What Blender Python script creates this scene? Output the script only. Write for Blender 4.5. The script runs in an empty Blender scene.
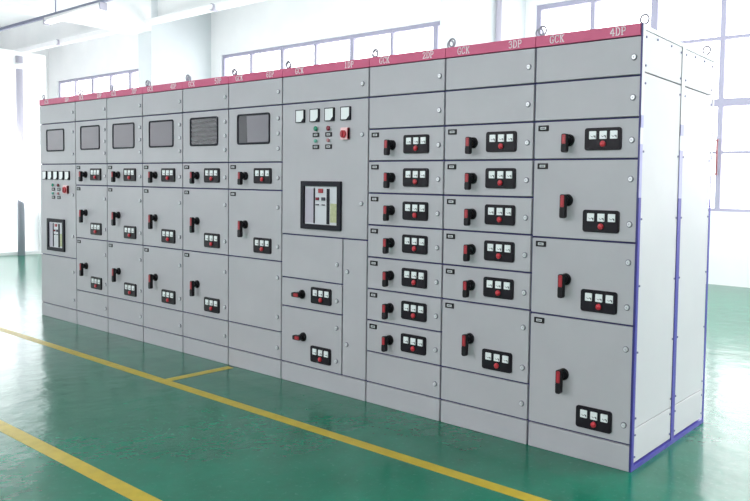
import bpy, bmesh, math, random
from mathutils import Vector, Matrix
random.seed(4)
S = bpy.context.scene
COL = S.collection
PI = math.pi

# ------------------------------------------------------------------ materials
def mat(name, color, rough=0.5, metal=0.0, spec=0.5, emit=None, estr=0.0):
    m = bpy.data.materials.new(name); m.use_nodes = True
    b = m.node_tree.nodes['Principled BSDF']
    b.inputs['Base Color'].default_value = (*color, 1)
    b.inputs['Roughness'].default_value = rough
    b.inputs['Metallic'].default_value = metal
    b.inputs['Specular IOR Level'].default_value = spec
    if emit:
        b.inputs['Emission Color'].default_value = (*emit, 1)
        b.inputs['Emission Strength'].default_value = estr
    return m

def noisy(name, c1, c2, scale, rough=0.5, bump=0.0, bscale=40.0, spec=0.5, detail=4.0, lo=0.35, hi=0.65, rvar=0.0):
    m = mat(name, c1, rough, spec=spec); nt = m.node_tree; b = nt.nodes['Principled BSDF']
    tc = nt.nodes.new('ShaderNodeTexCoord')
    n = nt.nodes.new('ShaderNodeTexNoise'); n.inputs['Scale'].default_value = scale; n.inputs['Detail'].default_value = detail
    r = nt.nodes.new('ShaderNodeValToRGB')
    r.color_ramp.elements[0].position = lo; r.color_ramp.elements[1].position = hi
    r.color_ramp.elements[0].color = (*c1, 1); r.color_ramp.elements[1].color = (*c2, 1)
    nt.links.new(tc.outputs['Object'], n.inputs['Vector']); nt.links.new(n.outputs['Fac'], r.inputs['Fac'])
    nt.links.new(r.outputs['Color'], b.inputs['Base Color'])
    if rvar:
        mr = nt.nodes.new('ShaderNodeMapRange'); mr.inputs['To Min'].default_value = rough - rvar; mr.inputs['To Max'].default_value = rough + rvar
        nt.links.new(n.outputs['Fac'], mr.inputs['Value']); nt.links.new(mr.outputs['Result'], b.inputs['Roughness'])
    if bump:
        n2 = nt.nodes.new('ShaderNodeTexNoise'); n2.inputs['Scale'].default_value = bscale; n2.inputs['Detail'].default_value = 3
        bp = nt.nodes.new('ShaderNodeBump'); bp.inputs['Strength'].default_value = bump; bp.inputs['Distance'].default_value = 0.02
        nt.links.new(tc.outputs['Object'], n2.inputs['Vector']); nt.links.new(n2.outputs['Fac'], bp.inputs['Height'])
        nt.links.new(bp.outputs['Normal'], b.inputs['Normal'])
    return m

def glass_mat():
    m = bpy.data.materials.new('clear_glass'); m.use_nodes = True; nt = m.node_tree
    nt.nodes.clear()
    o = nt.nodes.new('ShaderNodeOutputMaterial'); mx = nt.nodes.new('ShaderNodeMixShader')
    t = nt.nodes.new('ShaderNodeBsdfTransparent'); g = nt.nodes.new('ShaderNodeBsdfGlossy'); g.inputs['Roughness'].default_value = 0.02
    t.inputs['Color'].default_value = (0.97, 0.98, 0.98, 1)
    f = nt.nodes.new('ShaderNodeFresnel'); f.inputs['IOR'].default_value = 1.35
    nt.links.new(f.outputs[0], mx.inputs[0]); nt.links.new(t.outputs[0], mx.inputs[1]); nt.links.new(g.outputs[0], mx.inputs[2])
    nt.links.new(mx.outputs[0], o.inputs['Surface'])
    return m

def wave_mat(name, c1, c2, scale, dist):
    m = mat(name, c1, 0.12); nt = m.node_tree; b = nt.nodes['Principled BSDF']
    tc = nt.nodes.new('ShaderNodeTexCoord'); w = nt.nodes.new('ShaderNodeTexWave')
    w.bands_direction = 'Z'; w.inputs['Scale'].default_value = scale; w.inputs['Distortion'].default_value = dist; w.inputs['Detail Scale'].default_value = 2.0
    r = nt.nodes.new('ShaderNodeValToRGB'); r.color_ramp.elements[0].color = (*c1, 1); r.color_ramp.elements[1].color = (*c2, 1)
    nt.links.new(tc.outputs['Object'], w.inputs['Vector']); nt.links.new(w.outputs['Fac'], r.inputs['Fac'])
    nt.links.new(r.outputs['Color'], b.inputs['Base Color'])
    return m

M = {}
M['paint'] = noisy('grey_powder_coat', (0.405, 0.396, 0.432), (0.432, 0.422, 0.458), 3.0, 0.42, 0.05, 700.0, spec=0.35)
M['white_panel'] = noisy('pale_side_panel', (0.67, 0.65, 0.69), (0.71, 0.69, 0.725), 2.0, 0.4, spec=0.4)
M['gap'] = mat('dark_blue_gap', (0.026, 0.023, 0.115), 0.6)
M['edgeblue'] = mat('dark_edge_blue', (0.035, 0.030, 0.17), 0.4)
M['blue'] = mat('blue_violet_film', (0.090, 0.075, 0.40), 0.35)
M['paleblue'] = mat('flare_paled_blue', (0.45, 0.43, 0.72), 0.4)  # strip blue with lens-flare whitening painted in
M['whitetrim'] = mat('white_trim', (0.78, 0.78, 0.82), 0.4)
M['red_band'] = noisy('crimson_band', (0.50, 0.066, 0.165), (0.54, 0.075, 0.182), 4.0, 0.45)
M['letter'] = mat('white_lettering', (0.85, 0.80, 0.84), 0.5)
M['black'] = mat('black_plastic', (0.010, 0.009, 0.012), 0.45, spec=0.22)
M['bezel'] = mat('black_bezel', (0.010, 0.008, 0.013), 0.4, spec=0.18)
M['red'] = mat('red_plastic', (0.33, 0.015, 0.027), 0.4)
M['red_button'] = mat('red_lamp_button', (0.50, 0.025, 0.04), 0.3)
M['meterwhite'] = mat('meter_face', (0.74, 0.77, 0.79), 0.3)
M['ink'] = mat('dark_ink', (0.03, 0.03, 0.05), 0.6)
M['chrome'] = mat('chrome', (0.66, 0.67, 0.70), 0.35, 0.5)
M['tagwhite'] = mat('tag_white', (0.62, 0.64, 0.66), 0.5)
M['pane'] = mat('smoked_pane', (0.165, 0.148, 0.178), 0.2, spec=0.3)
M['pane_wave'] = wave_mat('smoked_pane_reflected_waves', (0.022, 0.021, 0.030), (0.058, 0.055, 0.066), 9.0, 3.0)  # ceiling reflections painted into the pane colour as waves
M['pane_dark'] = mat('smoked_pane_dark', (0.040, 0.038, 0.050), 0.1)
M['pane_light'] = mat('smoked_pane_pale_reflection', (0.185, 0.172, 0.205), 0.15)
M['rubber'] = mat('rubber_gasket', (0.014, 0.016, 0.024), 0.7, spec=0.15)
M['green_lamp'] = mat('green_lamp', (0.01, 0.22, 0.13), 0.2)
M['green_pale'] = mat('pale_green_lamp', (0.16, 0.47, 0.38), 0.25)
M['dark_red_lamp'] = mat('dark_red_lamp', (0.17, 0.012, 0.03), 0.2)
M['pink_lamp'] = mat('pale_red_lamp', (0.45, 0.20, 0.22), 0.25)
M['switch_plate'] = mat('switch_plate', (0.80, 0.50, 0.52), 0.4)
M['acb_face'] = mat('breaker_face', (0.56, 0.57, 0.62), 0.4)
M['acb_lav'] = mat('breaker_lavender', (0.42, 0.39, 0.47), 0.4)
M['acb_green'] = noisy('breaker_yellow_green', (0.37, 0.39, 0.22), (0.45, 0.47, 0.28), 60.0, 0.5)
M['acb_frame'] = mat('breaker_frame', (0.014, 0.014, 0.022), 0.55, spec=0.15)
M['eye'] = mat('zinc_eye', (0.26, 0.26, 0.31), 0.5, 0.1)
M['lockring'] = mat('lock_ring', (0.14, 0.14, 0.18), 0.5)
M['screw'] = mat('blue_grey_screw', (0.15, 0.15, 0.32), 0.4)
M['wall'] = noisy('white_plaster', (0.80, 0.81, 0.82), (0.84, 0.845, 0.85), 1.2, 0.8, 0.05, 60, spec=0.2)
M['pier'] = noisy('pale_blue_grey_plaster', (0.60, 0.635, 0.66), (0.63, 0.665, 0.685), 1.2, 0.8, spec=0.2)
M['ceiling'] = noisy('ceiling_plaster', (0.76, 0.77, 0.785), (0.80, 0.81, 0.82), 1.0, 0.85, spec=0.2)
M['frame'] = mat('lavender_grey_window_frame', (0.34, 0.33, 0.43), 0.4, spec=0.2)
M['pipe'] = mat('grey_pipe', (0.44, 0.42, 0.50), 0.5, spec=0.2)
M['pipewhite'] = mat('white_pipe', (0.82, 0.82, 0.84), 0.5)
M['rod'] = mat('red_brown_rod', (0.26, 0.09, 0.10), 0.5)
M['trunk'] = mat('blue_grey_trunking', (0.22, 0.23, 0.34), 0.4)
M['tube'] = mat('lit_tube', (0.9, 0.9, 0.9), 0.4, emit=(1, 1, 1), estr=1.4)
M['batten'] = mat('batten_white', (0.8, 0.8, 0.82), 0.4)
M['glass'] = glass_mat()
def frosted_mat():
    m = bpy.data.materials.new('frosted_glass'); m.use_nodes = True; nt = m.node_tree; nt.nodes.clear()
    o = nt.nodes.new('ShaderNodeOutputMaterial'); t = nt.nodes.new('ShaderNodeBsdfTranslucent'); t.inputs['Color'].default_value = (.9, .91, .93, 1)
    d = nt.nodes.new('ShaderNodeBsdfDiffuse'); d.inputs['Color'].default_value = (.8, .8, .82, 1)
    x = nt.nodes.new('ShaderNodeMixShader'); x.inputs[0].default_value = 0.3
    nt.links.new(t.outputs[0], x.inputs[1]); nt.links.new(d.outputs[0], x.inputs[2]); nt.links.new(x.outputs[0], o.inputs['Surface']); return m
M['frosted'] = frosted_mat()
M['yellow'] = noisy('yellow_floor_paint', (0.40, 0.29, 0.008), (0.50, 0.37, 0.018), 14.0, 0.38, lo=0.3, hi=0.7)

def floor_mat():
    m = mat('green_epoxy', (0.02, 0.19, 0.13), 0.18); nt = m.node_tree; b = nt.nodes['Principled BSDF']
    tc = nt.nodes.new('ShaderNodeTexCoord')
    n = nt.nodes.new('ShaderNodeTexNoise'); n.inputs['Scale'].default_value = 1.6; n.inputs['Detail'].default_value = 7; n.inputs['Roughness'].default_value = 0.65
    r = nt.nodes.new('ShaderNodeValToRGB'); r.color_ramp.elements[0].position = 0.3; r.color_ramp.elements[1].position = 0.72
    r.color_ramp.elements[0].color = (0.002, 0.106, 0.060, 1); r.color_ramp.elements[1].color = (0.004, 0.170, 0.104, 1)
    nt.links.new(tc.outputs['Object'], n.inputs['Vector']); nt.links.new(n.outputs['Fac'], r.inputs['Fac'])
    v = nt.nodes.new('ShaderNodeTexNoise'); v.inputs['Scale'].default_value = 38.0; v.inputs['Detail'].default_value = 4
    r2 = nt.nodes.new('ShaderNodeValToRGB'); r2.color_ramp.elements[0].position = 0.60; r2.color_ramp.elements[1].position = 0.78
    r2.color_ramp.elements[0].color = (0, 0, 0, 1); r2.color_ramp.elements[1].color = (0.35, 0.35, 0.35, 1)
    nt.links.new(tc.outputs['Object'], v.inputs['Vector']); nt.links.new(v.outputs['Fac'], r2.inputs['Fac'])
    mx = nt.nodes.new('ShaderNodeMix'); mx.data_type = 'RGBA'; mx.inputs['B'].default_value = (0.07, 0.26, 0.20, 1)
    nt.links.new(r2.outputs['Color'], mx.inputs['Factor']); nt.links.new(r.outputs['Color'], mx.inputs['A'])
    nt.links.new(mx.outputs['Result'], b.inputs['Base Color'])
    n2 = nt.nodes.new('ShaderNodeTexNoise'); n2.inputs['Scale'].default_value = 5.0; n2.inputs['Detail'].default_value = 3
    bp = nt.nodes.new('ShaderNodeBump'); bp.inputs['Strength'].default_value = 0.16; bp.inputs['Distance'].default_value = 0.03
    nt.links.new(tc.outputs['Object'], n2.inputs['Vector']); nt.links.new(n2.outputs['Fac'], bp.inputs['Height']); nt.links.new(bp.outputs['Normal'], b.inputs['Normal'])
    b.inputs['IOR'].default_value = 1.5; b.inputs['Specular IOR Level'].default_value = 0.43
    return m
M['floor'] = floor_mat()

# ------------------------------------------------------------------ mesh helpers
class MB:
    """collects shapes, with a material per face, into one mesh"""
    def __init__(self): self.bm = bmesh.new(); self.mats = []
    def mi(self, m):
        if m not in self.mats: self.mats.append(m)
        return self.mats.index(m)
    def _set(self, faces, m, smooth=False):
        i = self.mi(m)
        for f in faces: f.material_index = i; f.smooth = smooth
    def box(self, x0, x1, y0, y1, z0, z1, m, bevel=0.0, seg=1):
        r = bmesh.ops.create_cube(self.bm, size=1.0, matrix=Matrix.Translation(((x0+x1)/2, (y0+y1)/2, (z0+z1)/2)) @ Matrix.Diagonal((abs(x1-x0), abs(y1-y0), abs(z1-z0), 1)))
        vs = r['verts']; fs = list({f for v in vs for f in v.link_faces}); self._set(fs, m)
        if bevel > 0:
            es = list({e for v in vs for e in v.link_edges})
            rr = bmesh.ops.bevel(self.bm, geom=es, offset=bevel, segments=seg, affect='EDGES', profile=0.5)
            self._set(rr['faces'], m)
        return self
    def quad(self, pts, m):
        f = self.bm.faces.new([self.bm.verts.new(p) for p in pts]); self._set([f], m); return self
    def cyl(self, p0, p1, r0, m, r1=None, n=24, smooth=True):
        p0, p1 = Vector(p0), Vector(p1); d = p1 - p0
        q = Vector((0, 0, 1)).rotation_difference(d.normalized()).to_matrix().to_4x4()
        r = bmesh.ops.create_cone(self.bm, cap_ends=True, segments=n, radius1=r0, radius2=r0 if r1 is None else r1, depth=d.length, matrix=Matrix.Translation((p0+p1)/2) @ q)
        fs = list({f for v in r['verts'] for f in v.link_faces}); self._set(fs, m)
        if smooth:
            for f in fs:
                if len(f.verts) == 4: f.smooth = True
        return self
    def dome(self, c, r, depth, m, n=20, rings=5):
        """dome bulging towards -Y from centre c"""
        c = Vector(c); prev = None
        for k in range(rings + 1):
            a = k / rings * PI / 2; rr = r * math.cos(a); y = -depth * math.sin(a)
            cur = [self.bm.verts.new(c + Vector((rr*math.cos(t), y, rr*math.sin(t)))) for t in [2*PI*i/n for i in range(n)]] if k < rings else [self.bm.verts.new(c + Vector((0, y, 0)))]
            if prev:
                for i in range(n):
                    j = (i + 1) % n
                    f = self.bm.faces.new([prev[i], prev[j], cur[j], cur[i]] if len(cur) > 1 else [prev[i], prev[j], cur[0]])
                    self._set([f], m, True)
            prev = cur
        return self
    def rrect(self, x0, x1, z0, z1, y0, y1, rad, m, n=5, hole=None, hm=None):
        """rounded rectangle plate from y0 (back) to y1 (front), optional hole (x0,x1,z0,z1,rad)"""
        def loop(a0, a1, b0, b1, r, y):
            out = []
            for cx, cz, s in ((a1-r, b1-r, 0), (a0+r, b1-r, 1), (a0+r, b0+r, 2), (a1-r, b0+r, 3)):
                for k in range(n+1):
                    t = PI/2*(s + k/n); out.append(self.bm.verts.new((cx + r*math.cos(t), y, cz + r*math.sin(t))))
            return out
        A = loop(x0, x1, z0, z1, rad, y0); B = loop(x0, x1, z0, z1, rad, y1); N = len(A); fs = []
        for i in range(N):
            j = (i+1) % N; fs.append(self.bm.faces.new([A[i], A[j], B[j], B[i]]))
        if hole is None:
            fs.append(self.bm.faces.new(B)); fs.append(self.bm.faces.new(A[::-1]))
        else:
            h0, h1, g0, g1, hr = hole
            C = loop(h0, h1, g0, g1, hr, y1); D = loop(h0, h1, g0, g1, hr, y0)
            for i in range(N):
                j = (i+1) % N
                fs.append(self.bm.faces.new([B[i], B[j], C[j], C[i]]))
                fs.append(self.bm.faces.new([C[i], C[j], D[j], D[i]]))
                fs.append(self.bm.faces.new([D[i], D[j], A[j], A[i]]))
        self._set(fs, m); return self
    def torus(self, c, R, r, m, axis='Y', n=24, k=8):
        c = Vector(c); rows = []
        for i in range(n):
            t = 2*PI*i/n; row = []
            for j in range(k):
                s = 2*PI*j/k; rad = R + r*math.cos(s); o = r*math.sin(s)
                p = (rad*math.cos(t), o, rad*math.sin(t)) if axis == 'Y' else (o, rad*math.cos(t), rad*math.sin(t))
                row.append(self.bm.verts.new(c + Vector(p)))
            rows.append(row)
        for i in range(n):
            for j in range(k):
                f = self.bm.faces.new([rows[i][j], rows[(i+1) % n][j], rows[(i+1) % n][(j+1) % k], rows[i][(j+1) % k]]); self._set([f], m, True)
        return self
    def mesh(self, name):
        bmesh.ops.recalc_face_normals(self.bm, faces=self.bm.faces[:])
        me = bpy.data.meshes.new(name); self.bm.to_mesh(me); self.bm.free()
        for m in self.mats: me.materials.append(m)
        return me

def link(name, me, parent=None, loc=(0, 0, 0), rot=(0, 0, 0)):
    o = bpy.data.objects.new(name, me); COL.objects.link(o)
    o.location = loc; o.rotation_euler = rot
    if parent is not None: o.parent = parent
    return o
def empty(name, loc=(0, 0, 0)):
    o = bpy.data.objects.new(name, None); COL.objects.link(o); o.location = loc; o.empty_display_size = 0.1
    return o
def tag(o, label, cat, group=None):
    o['label'] = label; o['category'] = cat
    if group: o['group'] = group
    return o
def struct(o): o['kind'] = 'structure'; return o

# ------------------------------------------------------------------ lettering (thin serif strokes)
GL = {
 'G': [[(.85,.78),(.7,.95),(.5,1),(.28,.93),(.12,.7),(.1,.4),(.2,.12),(.42,0),(.62,.02),(.8,.14)],[(.8,.0),(.8,.42)],[(.6,.42),(.95,.42)],[(.85,.72),(.85,1)]],
 'C': [[(.85,.76),(.7,.95),(.5,1),(.28,.93),(.12,.7),(.1,.4),(.2,.12),(.42,0),(.65,.03),(.85,.2)],[(.85,.72),(.85,1)]],
 'K': [[(.2,0),(.2,1)],[(.05,0),(.36,0)],[(.05,1),(.36,1)],[(.82,1),(.22,.42)],[(.4,.6),(.85,0)],[(.66,1),(.95,1)],[(.7,0),(.98,0)]],
 'D': [[(.2,0),(.2,1)],[(.05,0),(.5,0),(.72,.1),(.87,.35),(.87,.65),(.72,.9),(.5,1),(.05,1)]],
 'P': [[(.22,0),(.22,1)],[(.06,0),(.42,0)],[(.06,1),(.58,1),(.8,.92),(.86,.75),(.8,.56),(.58,.47),(.22,.47)]],
 '1': [[(.5,0),(.5,1),(.28,.84)],[(.25,0),(.75,0)]],
 '2': [[(.15,.72),(.2,.9),(.42,1),(.66,.96),(.8,.8),(.76,.6),(.15,0),(.85,0),(.87,.16)]],
 '3': [[(.15,.8),(.3,.96),(.52,1),(.74,.9),(.76,.68),(.6,.54),(.4,.52)],[(.6,.54),(.8,.42),(.84,.22),(.68,.04),(.42,0),(.15,.12)]],
 '4': [[(.66,0),(.66,1),(.1,.3),(.92,.3)],[(.5,0),(.82,0)]],
 '5': [[(.8,1),(.26,1),(.22,.55),(.5,.62),(.76,.52),(.85,.3),(.74,.08),(.46,0),(.15,.1)]],
 '6': [[(.78,.88),(.55,1),(.3,.86),(.15,.5),(.18,.18),(.42,0),(.68,.06),(.82,.28),(.72,.5),(.48,.56),(.24,.42)]],
}
def text_mesh(name, s, h, cw, th, m):
    b = MB(); w = len(s)*cw
    for k, ch in enumerate(s):
        for pl in GL[ch]:
            for (ax, az), (bx, bz) in zip(pl, pl[1:]):
                a = Vector((-w/2 + (k+.06+.88*ax)*cw, 0, (az-.5)*h)); c = Vector((-w/2 + (k+.06+.88*bx)*cw, 0, (bz-.5)*h))
                d = (c-a).normalized(); horiz = abs(d.z) < .3
                t = th*(0.75 if horiz else 1.0); n = Vector((-d.z, 0, d.x))*t/2; e = d*th*.25
                q = [a-e-n, c+e-n, c+e+n, a-e+n]
                lo = [b.bm.verts.new(p) for p in q]; hi = [b.bm.verts.new(p+Vector((0, -.0012, 0))) for p in q]
                fs = [b.bm.faces.new(hi)] + [b.bm.faces.new([lo[i], lo[(i+1) % 4], hi[(i+1) % 4], hi[i]]) for i in range(4)]
                b._set(fs, m)
    return b.mesh(name)

# ------------------------------------------------------------------ shared fittings (meshes)
def lock_mesh():
    b = MB()
    b.cyl((0, 0, 0), (0, -.003, 0), .0158, M['lockring']).cyl((0, -.003, 0), (0, -.008, 0), .0125, M['chrome'], r1=.0110)
    b.cyl((0, -.008, 0), (0, -.0085, 0), .0045, M['pipe'], n=12)
    return b.mesh('door_lock')
def handle_mesh(top, split, tip):
    b = MB()
    b.cyl((0, 0, 0), (0, -.010, 0), .0310, M['black'], n=32).cyl((0, -.010, 0), (0, -.016, 0), .029, M['black'], r1=.026, n=32)
    b.cyl((0, -.016, 0), (0, -.038, 0), .0205, M['black'])
    b.rrect(-.0165, .0165, tip+.002, top, -.034, -.054, .010, M['black'])
    b.rrect(-.0155, .0155, tip, split, -.036, -.057, .010, M['black'])
    b.rrect(-.0112, .0112, split, top-.005, -.050, -.0575, .006, M['red'])
    b.box(-.0025, .0025, -.0582, -.057, split+.012, top-.018, M['red_button'])
    return b.mesh('rotary_handle')
def bezel_mesh():
    b = MB()
    b.rrect(-.1045, .1045, -.056, .056, 0, -.008, .014, M['bezel'])
    b.rrect(-.0975, .0975, -.049, .049, -.008, -.010, .010, M['bezel'])
    return b.mesh('meter_panel')
def meter_mesh(w=.0200, h=.0198):
    b = MB()
    b.rrect(-w, w, -h, h, 0, -.004, .003, M['meterwhite'])
    pts = [(-.55*w + .95*w*k/6, -.15*h - .30*h*math.sin(PI*k/6)) for k in range(7)]
    for (ax, az), (bx, bz) in zip(pts, pts[1:]):
        b.quad([(ax, -.0045, az-.0012), (bx, -.0045, bz-.0012), (bx, -.0045, bz+.0012), (ax, -.0045, az+.0012)], M['ink'])
    b.quad([(.85*w, -.0045, -.85*h), (.85*w, -.0045, -.2*h), (.3*w, -.0045, -.05*h), (.55*w, -.0045, -.5*h)], M['ink'])
    return b.mesh('meter')
def button_mesh(r=.0150, m=None):
    b = MB(); m = m or M['red_button']
    b.cyl((0, 0, 0), (0, -.008, 0), r, m); b.dome((0, -.008, 0), r*.92, .006, m)
    return b.mesh('push_button')
def tag_mesh():
    b = MB()
    b.rrect(-.0325, .0325, -.0150, .0150, 0, -.004, .003, M['black'])
    b.box(-.0175, .0175, -.0052, -.004, -.0065, .0065, M['tagwhite'])
    for k in range(4): b.box(-.012+k*.0065, -.008+k*.0065, -.0057, -.0052, -.004, .004, M['ink'])
    return b.mesh('name_tag')
LOCK, HANDLE, BEZEL, METER, BUTTON, TAG = lock_mesh(), handle_mesh(.030, -.036, -.093), bezel_mesh(), meter_mesh(), button_mesh(), tag_mesh()

HANDLE_SHORT, HANDLE_STUB = handle_mesh(.030, -.022, -.066), handle_mesh(.028, -.024, -.048)
H = 2.2; DEPTH = 0.966
XS = [-6.7933, -5.9970, -5.3699, -4.7325, -4.0953, -3.4526, -2.7958, -1.9098, -1.2655, -0.6257, 0.0]
ZL = [1.952, 1.750, 1.549, 1.347, 1.145, 0.940, 0.737, 0.535, 0.333, 0.134]   # module lines
GAPX, GAPZ = 0.0066, 0.0050

def slab(name, cab, x0, x1, z0, z1, thick=0.02):
    """door or cover plate; its origin is the middle of its front face. x in cabinet metres, z in metres"""
    w, h = (x1-x0)/2 - GAPX, (z1-z0)/2 - GAPZ
    b = MB(); b.box(-w, w, 0.0, thick, -h, h, M['paint'], bevel=0.0025, seg=2)
    return link(name, b.mesh(name), cab, ((x0+x1)/2, 0, (z0+z1)/2))

def on(door, name, me, x, z, y=0.0, rot=(0, 0, 0)):
    return link(name, me, door, (x - door.location.x, y, z - door.location.z), rot)

def metering(door, W, ucen, zc):
    x = ucen*W
    on(door, 'meter_panel', BEZEL, x, zc)
    for k in (-1, 0, 1): on(door, 'meter', METER, x + k*.0600 + .005, zc + .0190, -.010)
    on(door, 'push_button', BUTTON, x + .005, zc - .0255, -.010)

def feeder_door(cab, W, zt, zb, hz, pz, locks, tagz=.036, hx=.360, px=.674, lx=.935):
    d = slab('door', cab, 0, W, zb, zt)
    on(d, 'name_tag', TAG, .072*W + .018, zt - tagz)
    on(d, 'rotary_handle', HANDLE_SHORT if zt-zb < .25 else HANDLE, hx*W, hz)
    metering(d, W, px, pz)
    for z in locks: on(d, 'door_lock', LOCK, lx*W, z)
    return d

def cover(cab, W, zt, zb, locks, lx=.935, name='cover_panel'):
    d = slab(name, cab, 0, W, zb, zt)
    for z in locks: on(d, 'door_lock', LOCK, lx*W, z)
    return d

def window_door(cab, W, zt, zb, u0, u1, w0, w1, pane, locks, lx=.935):
    d = slab('window_door', cab, 0, W, zb, zt)
    xc, zc = (u0+u1)/2*W, (w0+w1)/2; a, c = (u1-u0)/2*W, (w1-w0)/2
    b = MB(); b.rrect(-a, a, -c, c, 0, -.006, .022, M['rubber'], hole=(-a+.012, a-.012, -c+.012, c-.012, .014))
    on(d, 'window_gasket', b.mesh('window_gasket'), xc, zc)
    b = MB()
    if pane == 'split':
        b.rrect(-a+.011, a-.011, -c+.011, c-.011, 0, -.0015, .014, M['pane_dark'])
        b.quad([(-a*.42, -.002, c-.016), (a-.018, -.002, c-.016), (a-.018, -.002, -c+.016), (-a*.36, -.002, -c+.016)], M['pane_light'])  # pale reflection painted on the pane as a lighter patch
    else:
        b.rrect(-a+.011, a-.011, -c+.011, c-.011, 0, -.0015, .014, M[pane])
    on(d, 'window_pane', b.mesh('window_pane'), xc, zc)
    for z in locks: on(d, 'door_lock', LOCK, lx*W, z)
    return d

BODY_CACHE = {}
def cabinet(i, right_label, label):
    x0, x1 = XS[i], XS[i+1]; W = x1 - x0
    cab = empty('switchgear_cabinet', (x0, 0, 0)); tag(cab, label, 'cabinet', 'switchgear cabinets standing in one row')
    e = .0015
    # carcass: sides and back grey, recessed front dark so that the gaps between doors read dark blue
    b = MB()
    if i < 9:
        b.box(e, W-e, .022, DEPTH, .0, H-.004, M['paint'])
    else:
        b.box(e, W-.03, .022, DEPTH-.01, .0, H-.006, M['white_panel'])
    b.box(e, W-e, .016, .0225, .003, H-.004, M['gap'])
    link('cabinet_body', b.mesh('cabinet_body'), cab)
    # header band with white lettering
    b = MB(); b.box(e, W-e-(.008 if i == 9 else 0), -.002, .022, 2.143, H, M['red_band'], bevel=.0015)
    hb = link('header_band', b.mesh('header_band'), cab)
    L1 = link('lettering', text_mesh('lettering', 'GCK', .037, .031, .0048, M['letter']), hb, (.215*W, -.002, 2.1725))
    L1['label'] = 'three white letters at left of red band'
    L2 = link('lettering', text_mesh('lettering', right_label, .037, .031, .0048, M['letter']), hb, (.787*W, -.002, 2.1725))
    L2['label'] = 'white number and letters at right of red band'
    # plinth
    slab('plinth', cab, 0, W, -.0048, ZL[9])
    # lifting eyes on the roof
    for x, y in ((.020, .032), (W-.024, .068), (.020, DEPTH-.04), (W-.024, DEPTH-.075)):
            if y > .5 and not (i == 9 and x > .3): continue
            b = MB(); b.cyl((0, 0, 0), (0, 0, .014), .011, M['eye'], n=12).torus((0, 0, .038), .0230, .0052, M['eye'])
            link('lifting_eye', b.mesh('lifting_eye'), cab, (x, y, H-.004))
    return cab, W

# ------------------------------------------------------------------ right section
def small(cab, W, k, **kw):
    kw = dict({'9': dict(px=.680), '8': dict(px=.662, hx=.350), '7': dict(px=.655, hx=.335)}[str(min(range(11), key=lambda q: abs(XS[q]-cab.location.x)))], **kw)      # a one-module feeder drawer under line k
    zt, zb = ZL[k], ZL[k+1]
    return feeder_door(cab, W, zt, zb, zt-.103, zt-.101, [zt-.110], tagz=.037, **kw)

cab, W = cabinet(9, '4DP', 'grey switchgear cabinet marked 4DP at the right end, blue-edged pale side exposed')
cover(cab, W, 2.143, ZL[0], [2.040]); cover(cab, W, ZL[0], ZL[1], [1.846])
small(cab, W, 1)
feeder_door(cab, W, ZL[2], 1.137, 1.338, 1.2365, [1.450, 1.228], tagz=.035, px=.680)
feeder_door(cab, W, 1.137, .728, .927, .831, [1.040, .818], tagz=.035, px=.680)
feeder_door(cab, W, .728, ZL[9], .428, .227, [.610, .230], tagz=.035, px=.662)
# exposed right side: pale panels in two columns between blue edge strips
def side(cab, W):
    b = MB()
    e = W-.03
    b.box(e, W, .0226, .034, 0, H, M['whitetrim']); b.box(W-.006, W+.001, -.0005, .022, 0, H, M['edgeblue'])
    link('corner_post', b.mesh('corner_post'), cab)
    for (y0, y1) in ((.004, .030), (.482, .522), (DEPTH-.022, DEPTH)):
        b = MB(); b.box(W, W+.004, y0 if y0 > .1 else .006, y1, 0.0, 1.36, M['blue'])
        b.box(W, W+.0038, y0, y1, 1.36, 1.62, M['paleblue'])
        b.box(W, W+.0035, y0, y1, 1.62, H-.004, M['whitetrim'])  # flare wash painted on: strip goes pale, then white, upwards
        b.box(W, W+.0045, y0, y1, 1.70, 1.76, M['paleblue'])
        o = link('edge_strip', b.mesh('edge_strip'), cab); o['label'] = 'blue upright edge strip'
    b = MB(); b.box(W-.02, W+.005, .004, DEPTH, 0.0, .024, M['blue']); o = link('edge_strip', b.mesh('edge_strip'), cab); o['label'] = 'blue bottom edge strip'
    b = MB(); b.box(W-.03, W+.001, .034, DEPTH, H-.026, H-.004, M['whitetrim']); link('top_rail', b.mesh('top_rail'), cab)
    for (y0, y1) in ((.034, .480), (.524, DEPTH-.024)):
        for (z0, z1) in ((.034, .205), (.210, 1.968), (1.974, 2.172)):
            b = MB(); b.box(W-.025, W-.001, y0, y1, z0, z1, M['white_panel'], bevel=.002)
            zz = [z0+.03, z1-.03] if z1-z0 < .3 else [z0+.05+k*(z1-z0-.1)/5 for k in range(6)]
            for z in zz:
                for y in (y0+.012, y1-.012): b.cyl((W-.001, y, z), (W+.003, y, z), .0055, M['screw'], n=10)
            if z0 > 1.9:
                for y in (y0+.14, y1-.14): b.cyl((W-.001, y, z1-.02), (W+.003, y, z1-.02), .0055, M['screw'], n=10)
            link('side_panel', b.mesh('side_panel'), cab)
    b = MB(); b.box(.01, W-.01, .03, DEPTH-.01, H-.006, H-.002, M['paint']); link('roof_plate', b.mesh('roof_plate'), cab)
side(cab, W)

cab, W = cabinet(8, '3DP', 'grey switchgear cabinet marked 3DP, five small drawers above one larger door')
cover(cab, W, 2.143, ZL[0], [2.043]); cover(cab, W, ZL[0], ZL[1], [1.844])
for k in range(1, 6): small(cab, W, k)
feeder_door(cab, W, ZL[6], ZL[8], .530, .431, [.640, .420], tagz=.035, px=.662, hx=.350)
cover(cab, W, ZL[8], ZL[9], [.222])

cab, W = cabinet(7, '2DP', 'grey switchgear cabinet with seven equal small drawers in one column, marked 2DP')
cover(cab, W, 2.143, ZL[0], [2.042]); cover(cab, W, ZL[0], ZL[1], [1.843])
for k in range(1, 8): small(cab, W, k)
cover(cab, W, ZL[8], ZL[9], [.220])

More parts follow.
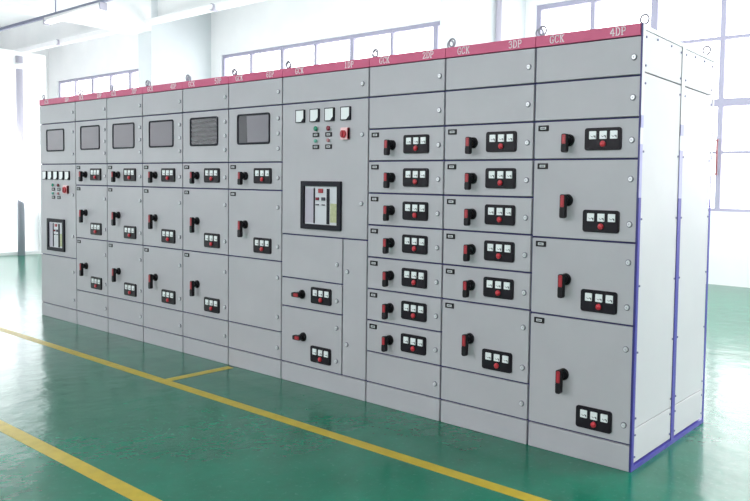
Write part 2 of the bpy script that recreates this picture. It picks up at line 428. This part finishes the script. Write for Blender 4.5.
# incoming cabinet
def pilot(d, x, z, r, m, label=None, y=0.0):
    b = MB(); b.cyl((0, 0, 0), (0, -.005, 0), r*1.05, M['chrome']).cyl((0, -.005, 0), (0, -.012, 0), r*.9, m); b.dome((0, -.012, 0), r*.88, .007, m)
    o = on(d, 'pilot_lamp', b.mesh('pilot_lamp'), x, z, y)
    if label: o['label'] = label
def square_meter(d, x, z, w, h):
    b = MB(); b.rrect(-w, w, -h, h, 0, -.012, .004, M['acb_frame'])
    b.quad([(-w*.84, -.0125, h*.86), (w*.84, -.0125, h*.86), (w*.84, -.0125, -h*.35), (w*.28, -.0125, -h*.88), (-w*.84, -.0125, -h*.88)][::-1], M['meterwhite'])
    on(d, 'square_meter', b.mesh('square_meter'), x, z)
def mode_switch(d, x, z, w, h):
    b = MB(); b.rrect(-w, w, -h, h, 0, -.018, .006, M['switch_plate'])
    b.box(w*.80, w, -.019, -.002, -h*.90, h*.90, M['red'])
    b.cyl((-w*.10, -.018, -h*.1), (-w*.10, -.030, -h*.1), w*.68, M['red_button'])
    b.box(-w*.35, w*.05, -.038, -.030, -h*.66, h*.46, M['red'], bevel=.003)
    o = on(d, 'selector_switch', b.mesh('selector_switch'), x, z); o['label'] = 'red selector switch on pale plate'
def breaker(d, xc, zc, w, h, fr):
    b = MB(); b.rrect(-w, w, -h, h, 0, -.016, .006, M['acb_frame'], hole=(-w+fr, w-fr, -h+fr, h-fr, .004))
    on(d, 'breaker_frame', b.mesh('breaker_frame'), xc, zc)
    a, c = w-fr, h-fr; b = MB()
    b.box(-a, a, -.004, 0, -c, c, M['acb_face'])
    b.box(-a+.004, -a*.42, -.007, -.004, -c*.92, c*.88, M['acb_lav'])
    b.box(-a*.44, -a*.38, -.009, -.004, -c*.95, c*.90, M['acb_frame'])
    b.box(a*.36, a*.50, -.010, -.004, -c*.96, c*.88, M['acb_frame'])
    b.box(a*.56, a*.93, -.007, -.004, -c*.86, c*.12, M['acb_green'])
    on(d, 'breaker_face', b.mesh('breaker_face'), xc, zc)
    for px, pz, s, m in ((-.02, .76, .13, M['red']), (-.22, .34, .09, M['dark_red_lamp']), (.14, .34, .10, M['ink']), (-.22, .03, .09, M['ink']), (.14, .03, .08, M['ink'])):
        b = MB(); b.rrect(-a*s, a*s, -c*(s*.85 if pz > .2 else s*.35), c*(s*.85 if pz > .2 else s*.35), -.004, -.010, .002, m)
        on(d, 'breaker_button', b.mesh('breaker_button'), xc+px*a, zc+pz*c)

cab, W = cabinet(6, '1DP', 'wide grey cabinet with large black-framed breaker and four square meters in a row')
cover(cab, W, 2.143, ZL[0], [2.042])
d = slab('door', cab, 0, W, 1.043, ZL[0])
for u in (.236, .408, .581, .761): square_meter(d, u*W, 1.860, .0465, .0440)
pilot(d, .424*W, 1.770, .019, M['green_lamp'], 'green pilot lamp'); pilot(d, .571*W, 1.769, .019, M['dark_red_lamp'], 'dark red pilot lamp')
pilot(d, .424*W, 1.688, .014, M['green_pale'], 'pale green pilot lamp'); pilot(d, .571*W, 1.689, .014, M['pink_lamp'], 'pale red pilot lamp')
for u in (.419, .567):
    for z in (1.729, 1.648): on(d, 'name_tag', TAG, u*W, z)
mode_switch(d, .762*W, 1.729, .036, .039)
breaker(d, .490*W, 1.2545, .205, .163, .034)
for z in (1.720, 1.278): on(d, 'door_lock', LOCK, .935*W, z)
def panel_at(cab, name, u0, u1, zt, zb, locks, lu):
    d = slab(name, cab, u0*W, u1*W, zb, zt)
    for z in locks: on(d, 'door_lock', LOCK, lu*W, z)
    return d
panel_at(cab, 'cover_panel', 0, .735, 1.043, .738, [.866], .675)
for zt, zb, hz, pz, lk in ((.738, .534, .634, .640, [.624]), (.534, ZL[9], .338, .236, [.442, .220])):
    d = panel_at(cab, 'door', 0, .735, zt, zb, lk, .675)
    on(d, 'rotary_handle', HANDLE_STUB, (.268 if hz > .5 else .285)*W, hz, 0, (0, PI/2, 0))
    metering(d, W, .497, pz)
panel_at(cab, 'cover_panel', .735, 1, 1.043, ZL[9], [.828, .346], .790)

# ------------------------------------------------------------------ left section
def left_common(cab, W, pane, toplock=True):
    cover(cab, W, 2.143, ZL[0], [2.044])
    window_door(cab, W, ZL[0], ZL[2], .180, .788, 1.680, 1.904, pane, [1.858, 1.752, 1.645])
    feeder_door(cab, W, ZL[2], ZL[3], 1.448, 1.450, [1.436], tagz=.035, hx=.340, px=.664)
    feeder_door(cab, W, ZL[3], .842, 1.088, .944, [1.226, .946], tagz=.035, hx=.340, px=.664)
cab, W = cabinet(5, '6DP', 'grey cabinet marked 6DP with curtain-like split pane and a blank lower door')
left_common(cab, W, 'split')
cover(cab, W, .842, .336, [.724, .442]); cover(cab, W, .336, ZL[9], [.219])
names = {4: ('5DP', 'grey cabinet marked 5DP with dark streaky window pane and two large doors', 'pane_wave'),
         3: ('4DP', 'grey cabinet with mauve pane, fourth from the left end of the row', 'pane'),
         2: ('3DP', 'grey cabinet with mauve pane, third from the left end of the row', 'pane'),
         1: ('2DP', 'grey cabinet with mauve pane, directly right of the leftmost cabinet', 'pane')}
for i in (4, 3, 2, 1):
    cab, W = cabinet(i, names[i][0], names[i][1])
    left_common(cab, W, names[i][2])
    feeder_door(cab, W, .842, .336, .584, .438, [.712, .440], tagz=.035, hx=.340, px=.664)
    cover(cab, W, .336, ZL[9], [.217])

cab, W = cabinet(0, '1DP', 'leftmost grey cabinet with five small meters above a narrow breaker window')
cover(cab, W, 2.143, ZL[0], [2.044])
window_door(cab, W, ZL[0], ZL[2], .206, .703, 1.675, 1.895, 'pane', [1.858, 1.645])
d = slab('door', cab, 0, W, .634, ZL[2])
for k in range(5): square_meter(d, (.155+.160*k)*W, 1.437, .044, .043)
pilot(d, .392*W, 1.340, .018, M['green_lamp'], 'green pilot lamp'); pilot(d, .545*W, 1.340, .018, M['dark_red_lamp'], 'dark red pilot lamp')
pilot(d, .392*W, 1.258, .014, M['green_pale'], 'pale green pilot lamp'); pilot(d, .545*W, 1.258, .014, M['pink_lamp'], 'pale red pilot lamp')
for u in (.388, .542):
    for z in (1.299, 1.219): on(d, 'name_tag', TAG, u*W, z)
mode_switch(d, .765*W, 1.300, .046, .040)
breaker(d, .468*W, .845, .190, .160, .034)
for z in (1.25, .847): on(d, 'door_lock', LOCK, .925*W, z)
cover(cab, W, .634, ZL[9], [.499, .228], lx=.925)

# ------------------------------------------------------------------ setting
XL, XR, YF, YW, ZC = -26.45, 9.0, -9.0, 7.5, 6.3
b = MB()
b.quad([(XL, YF, 0), (XR, YF, 0), (XR, YW, 0), (XL, YW, 0)], M['floor'])
LZ = .0012
def line(x0, x1, y0, y1): b.box(x0, x1, y0, y1, -.01, LZ, M['yellow'])
line(-9.6, 8.0, -.566, -.500); line(-9.6, 8.0, -1.578, -1.506); line(-3.41, -3.33, -.500, -.030)
fl = struct(link('floor', b.mesh('floor')))
b = MB(); b.box(XL, XR, YF, YW, ZC, ZC+.2, M['ceiling']); struct(link('ceiling', b.mesh('ceiling')))
b = MB(); b.box(XL-.25, XL, YF, YW+.25, 0, ZC, M['wall']); struct(link('wall_end', b.mesh('wall_end')))
b = MB(); b.box(XR, XR+.25, YF, YW+.25, 0, ZC, M['wall']); struct(link('wall_right', b.mesh('wall_right')))
b = MB(); b.box(XL-.25, XR+.25, YF-.25, YF, 0, ZC, M['wall']); struct(link('wall_front', b.mesh('wall_front')))
# back wall with one tall window opening in each bay
SILL, TOP = 1.155, 4.81
P1, P2, P3 = (-17.14, -16.50), (-6.86, -6.17), (3.50, 4.17)
bays = [(-25.80, -17.30, 7), (-16.05, -7.20, 7), (-5.95, 3.40, 8)]
b = MB()
b.box(XL, XR, YW, YW+.25, 0, SILL, M['wall']); b.box(XL, XR, YW, YW+.25, TOP, ZC, M['wall'])
edges = [XL] + [v for bb in bays for v in bb[:2]] + [XR]
for k in range(0, len(edges), 2): b.box(edges[k], edges[k+1], YW, YW+.25, SILL, TOP, M['wall'])
struct(link('wall_back', b.mesh('wall_back')))
b = MB()
for n, (a, c, k) in enumerate(bays, 1):
    w = struct(empty('window_%d' % n, ((a+c)/2, YW+.08, SILL)))
    b = MB(); ox, oz = (a+c)/2, SILL; st = (c-a)/k if n != 3 else 1.185
    b.box(a-ox, c-ox, -.03, .03, TOP-.085-oz, TOP-oz, M['frame']); b.box(a-ox, c-ox, -.03, .03, 0, .05, M['frame'])
    b.box(a-ox, a+.09-ox, -.034, .034, 0, TOP-oz, M['frame']); b.box(c-.09-ox, c-ox, -.034, .034, 0, TOP-oz, M['frame'])
    for j in range(1, k):
        x = a + j*st - ox; t = .062 if j % 2 == 0 else .042
        if x < c-ox-.1: b.box(x-t, x+t, -.035, .035, 0, TOP-oz, M['frame'])
    for z, t in ((3.86, .026), (2.86, .060), (2.08, .022)): b.box(a-ox, c-ox, -.032, .032, z-t-oz, z+t-oz, M['frame'])
    link('window_frame', b.mesh('window_frame'), w)
    b = MB(); b.quad([(a-ox+.01, 0, .01), (c-ox-.01, 0, .01), (c-ox-.01, 0, TOP-oz-.01), (a-ox+.01, 0, TOP-oz-.01)], M['glass']); link('window_glass', b.mesh('window_glass'), w)
# piers and beams
for n, (a, c) in enumerate((P1, P2, P3)):
    b = MB(); b.box(a, c, 5.96, YW, 0, ZC, M['pier']); struct(link('pillar_%d' % (n+1), b.mesh('pillar')))
    b = MB(); b.box(a-.25, c, YF, 5.96, 5.17, ZC, M['wall']); struct(link('beam_%d' % (n+1), b.mesh('beam')))
b = MB(); b.box(XL, XR, 6.12, 6.45, 5.52, ZC, M['wall']); struct(link('beam_4', b.mesh('beam')))
# low white partition at the left end
b = MB(); b.box(-14.10, -13.90, YF, -8, 0, 3.66, M['wall']); b.box(-14.10, -13.90, 2.60, 2.72, 0, 3.66, M['wall']); b.box(-14.10, -13.90, -8, 2.6, 0, .06, M['wall']); b.box(-14.10, -13.90, -8, 2.6, 3.52, 3.66, M['wall']); b.box(XL, -14.10, 2.52, 2.72, 0, 3.66, M['wall']); b.box(XL, -13.9, YF, 2.72, 3.66, 3.76, M['wall'])
struct(link('wall_left', b.mesh('wall_left')))
b = MB(); b.quad([(-14.0, -8, .06), (-14.0, 2.6, .06), (-14.0, 2.6, 3.52), (-14.0, -8, 3.52)], M['frosted']); struct(link('window_4', b.mesh('window_4')))  # added translucent panel, backlit to brighten the left end and floor

# ------------------------------------------------------------------ things in the room
def pipe(name, x, y, z0, z1, r, m, brackets, label, cat):
    p = empty(name, (x, y, z0)); tag(p, label, cat)
    b = MB(); b.cyl((0, 0, 0), (0, 0, z1-z0), r, m, n=20); link('pipe', b.mesh('pipe'), p)
    for z in brackets:
        b = MB(); b.cyl((0, 0, z-z0-.05), (0, 0, z-z0+.05), r*1.35, M['pipewhite'], n=20); b.box(-.02, .02, -.0, r*1.6, z-z0-.02, z-z0+.02, M['pipewhite'])
        link('pipe_bracket', b.mesh('pipe_bracket'), p)
    return p
pipe('standing_pipe', -13.80, 2.26, 0.0, 3.66, .055, M['pipe'], [3.48, 1.8], 'grey vertical pipe with clamp before bright wall at far left', 'pipe')
pipe('drain_pipe', -6.10, 6.62, 0.0, 5.50, .05, M['pipe'], [2.5, 5.2], 'grey vertical drain pipe beside the pier behind the 3DP cabinet', 'pipe')
r = empty('wall_rod', (-2.40, YW-.03, 1.74)); tag(r, 'thin red-brown upright rod at the bright window behind the right end', 'rod')
b = MB(); b.cyl((0, 0, 0), (0, 0, .52), .016, M['rod'], n=12); link('rod', b.mesh('rod'), r)
b = MB(); b.cyl((0, 0, .515), (0, 0, .54), .022, M['rod'], n=12); b.cyl((0, 0, -.02), (0, 0, .005), .022, M['rod'], n=12); link('rod_end', b.mesh('rod_end'), r)
# pale conduit with junction boxes along the beam
c = empty('cable_conduit', (-18.5, 5.86, 5.30)); tag(c, 'white conduit with round junction boxes along the ceiling beam', 'conduit')
b = MB(); b.box(-7.9, .70, -.06, .08, -.02, .12, M['pipewhite'], bevel=.02); b.box(2.05, 11.3, -.06, .08, -.02, .12, M['pipewhite'], bevel=.02)
link('conduit_run', b.mesh('conduit_run'), c)
for x in (-2.80, 4.98):
    b = MB(); b.cyl((x, -.10, .03), (x, .02, .03), .085, M['pipe'], n=20); b.cyl((x, -.12, .03), (x, -.10, .03), .06, M['pipewhite'], n=20); link('junction_box', b.mesh('junction_box'), c)
# lighting trunking and tube battens
t = empty('cable_trunking', (-14, 3.16, 4.72)); tag(t, 'dark blue-grey hanging cable trunking carrying the tube lights', 'trunking')
b = MB(); b.box(-12, 9, -.025, .025, -.03, .03, M['trunk']); link('trunking_rail', b.mesh('trunking_rail'), t)
for x in (-10.5, -6, -.6, 4, 7.5):
    b = MB(); b.cyl((x, 0, .03), (x, 0, ZC-4.72), .012, M['trunk'], n=8); link('hanger_rod', b.mesh('hanger_rod'), t)
def batten(x0, x1, label):
    o = empty('tube_light', ((x0+x1)/2, 3.16, 4.69)); tag(o, label, 'ceiling light', 'tube lights under the hanging trunking')
    h = (x1-x0)/2
    b = MB(); b.box(-h, h, -.06, .06, -.06, -.001, M['batten'], bevel=.008); link('lamp_housing', b.mesh('lamp_housing'), o)
    b = MB()
    for y in (-.035, .035): b.cyl((-h+.04, y, -.10), (h-.04, y, -.10), .022, M['tube'], n=14)
    link('fluorescent_tube', b.mesh('fluorescent_tube'), o)
    for s in (-1, 1):
        b = MB(); b.box(s*h-.03, s*h+.03, -.06, .06, -.135, -.001, M['pipe'], bevel=.005); link('end_cap', b.mesh('end_cap'), o)
batten(-15.0, -12.62, 'longer white tube light hanging in view at the upper left')
batten(-20.4, -17.75, 'white tube light cut off by the left edge of the photo')

# ------------------------------------------------------------------ light
def area(name, loc, target, sx, sy, power, color=(1, 1, 1)):
    l = bpy.data.lights.new(name, 'AREA'); l.shape = 'RECTANGLE'; l.size = sx; l.size_y = sy; l.energy = power; l.color = color
    o = bpy.data.objects.new(name, l); COL.objects.link(o); o.location = loc
    o.rotation_euler = (Vector(target) - Vector(loc)).to_track_quat('-Z', 'Y').to_euler()
    return o
area('front_windows', (-3.0, -8.6, 3.6), (-3.0, 0, 1.4), 16, 3.6, 565, (1.0, 0.985, 1.0))
area('aisle_fill', (-9.0, 1.9, 1.3), (-9.0, 5.2, 5.2), 22, 1.2, 700)  # unseen fill added behind the cabinets to brighten back wall and ceiling
area('right_wall_fill', (3.2, 3.4, 4.9), (-1.8, 7.5, .3), 2.0, 1.5, 260)  # added to whiten the wall below the right-hand windows
area('hall_fill', (-6.0, -4.5, 5.0), (-6.0, -4.5, 0), 20, 2.0, 120)  # soft overhead fill, added out of view
area('annex_fill', (-16.0, -2.6, 1.8), (-10, -2.6, 1.8), 10.0, 3.2, 360)  # hidden lamp added behind the frosted panel to make it glow
area('end_bay_fill', (-20.0, 3.6, 1.2), (-20.0, 6.5, 5.5), 8, 1.0, 190)  # second hidden fill, added to lift the far left walls
area('right_daylight', (6.5, 2.5, 4.6), (0, .6, 2.0), 3.5, 2.5, 300)
w = bpy.data.worlds.new('World'); S.world = w; w.use_nodes = True
w.node_tree.nodes['Background'].inputs['Color'].default_value = (1.0, 0.985, 1.0, 1)
w.node_tree.nodes['Background'].inputs['Strength'].default_value = 5.8

# ------------------------------------------------------------------ camera
f, yaw, pitch, roll = 697.8379, -0.5856, -0.0468, 0.0234
cy, sy = math.cos(yaw), math.sin(yaw)
F = Vector((sy*math.cos(pitch), cy*math.cos(pitch), math.sin(pitch))); R_ = Vector((cy, -sy, 0)); U = R_.cross(F)
r2 = R_*math.cos(roll) + U*math.sin(roll); u2 = -R_*math.sin(roll) + U*math.cos(roll)
cd = bpy.data.cameras.new('Camera'); co = bpy.data.objects.new('Camera', cd); COL.objects.link(co)
m = Matrix((r2, u2, -F)).transposed().to_4x4(); m.translation = Vector((1.5334, -3.0562, 1.3685)); co.matrix_world = m
cd.sensor_fit = 'HORIZONTAL'; cd.sensor_width = 36.0; cd.lens = f*36/750
cd.shift_x = -177.423/750; cd.shift_y = -23.8888/750
cd.clip_start = 0.05; cd.clip_end = 200
S.camera = co
S.view_settings.view_transform = 'Standard'; S.view_settings.look = 'None'; S.view_settings.exposure = 0.0; S.view_settings.gamma = 1.0
S.cycles.use_denoising = True
S.cycles.max_bounces = 8; S.cycles.diffuse_bounces = 5; S.cycles.transparent_max_bounces = 12
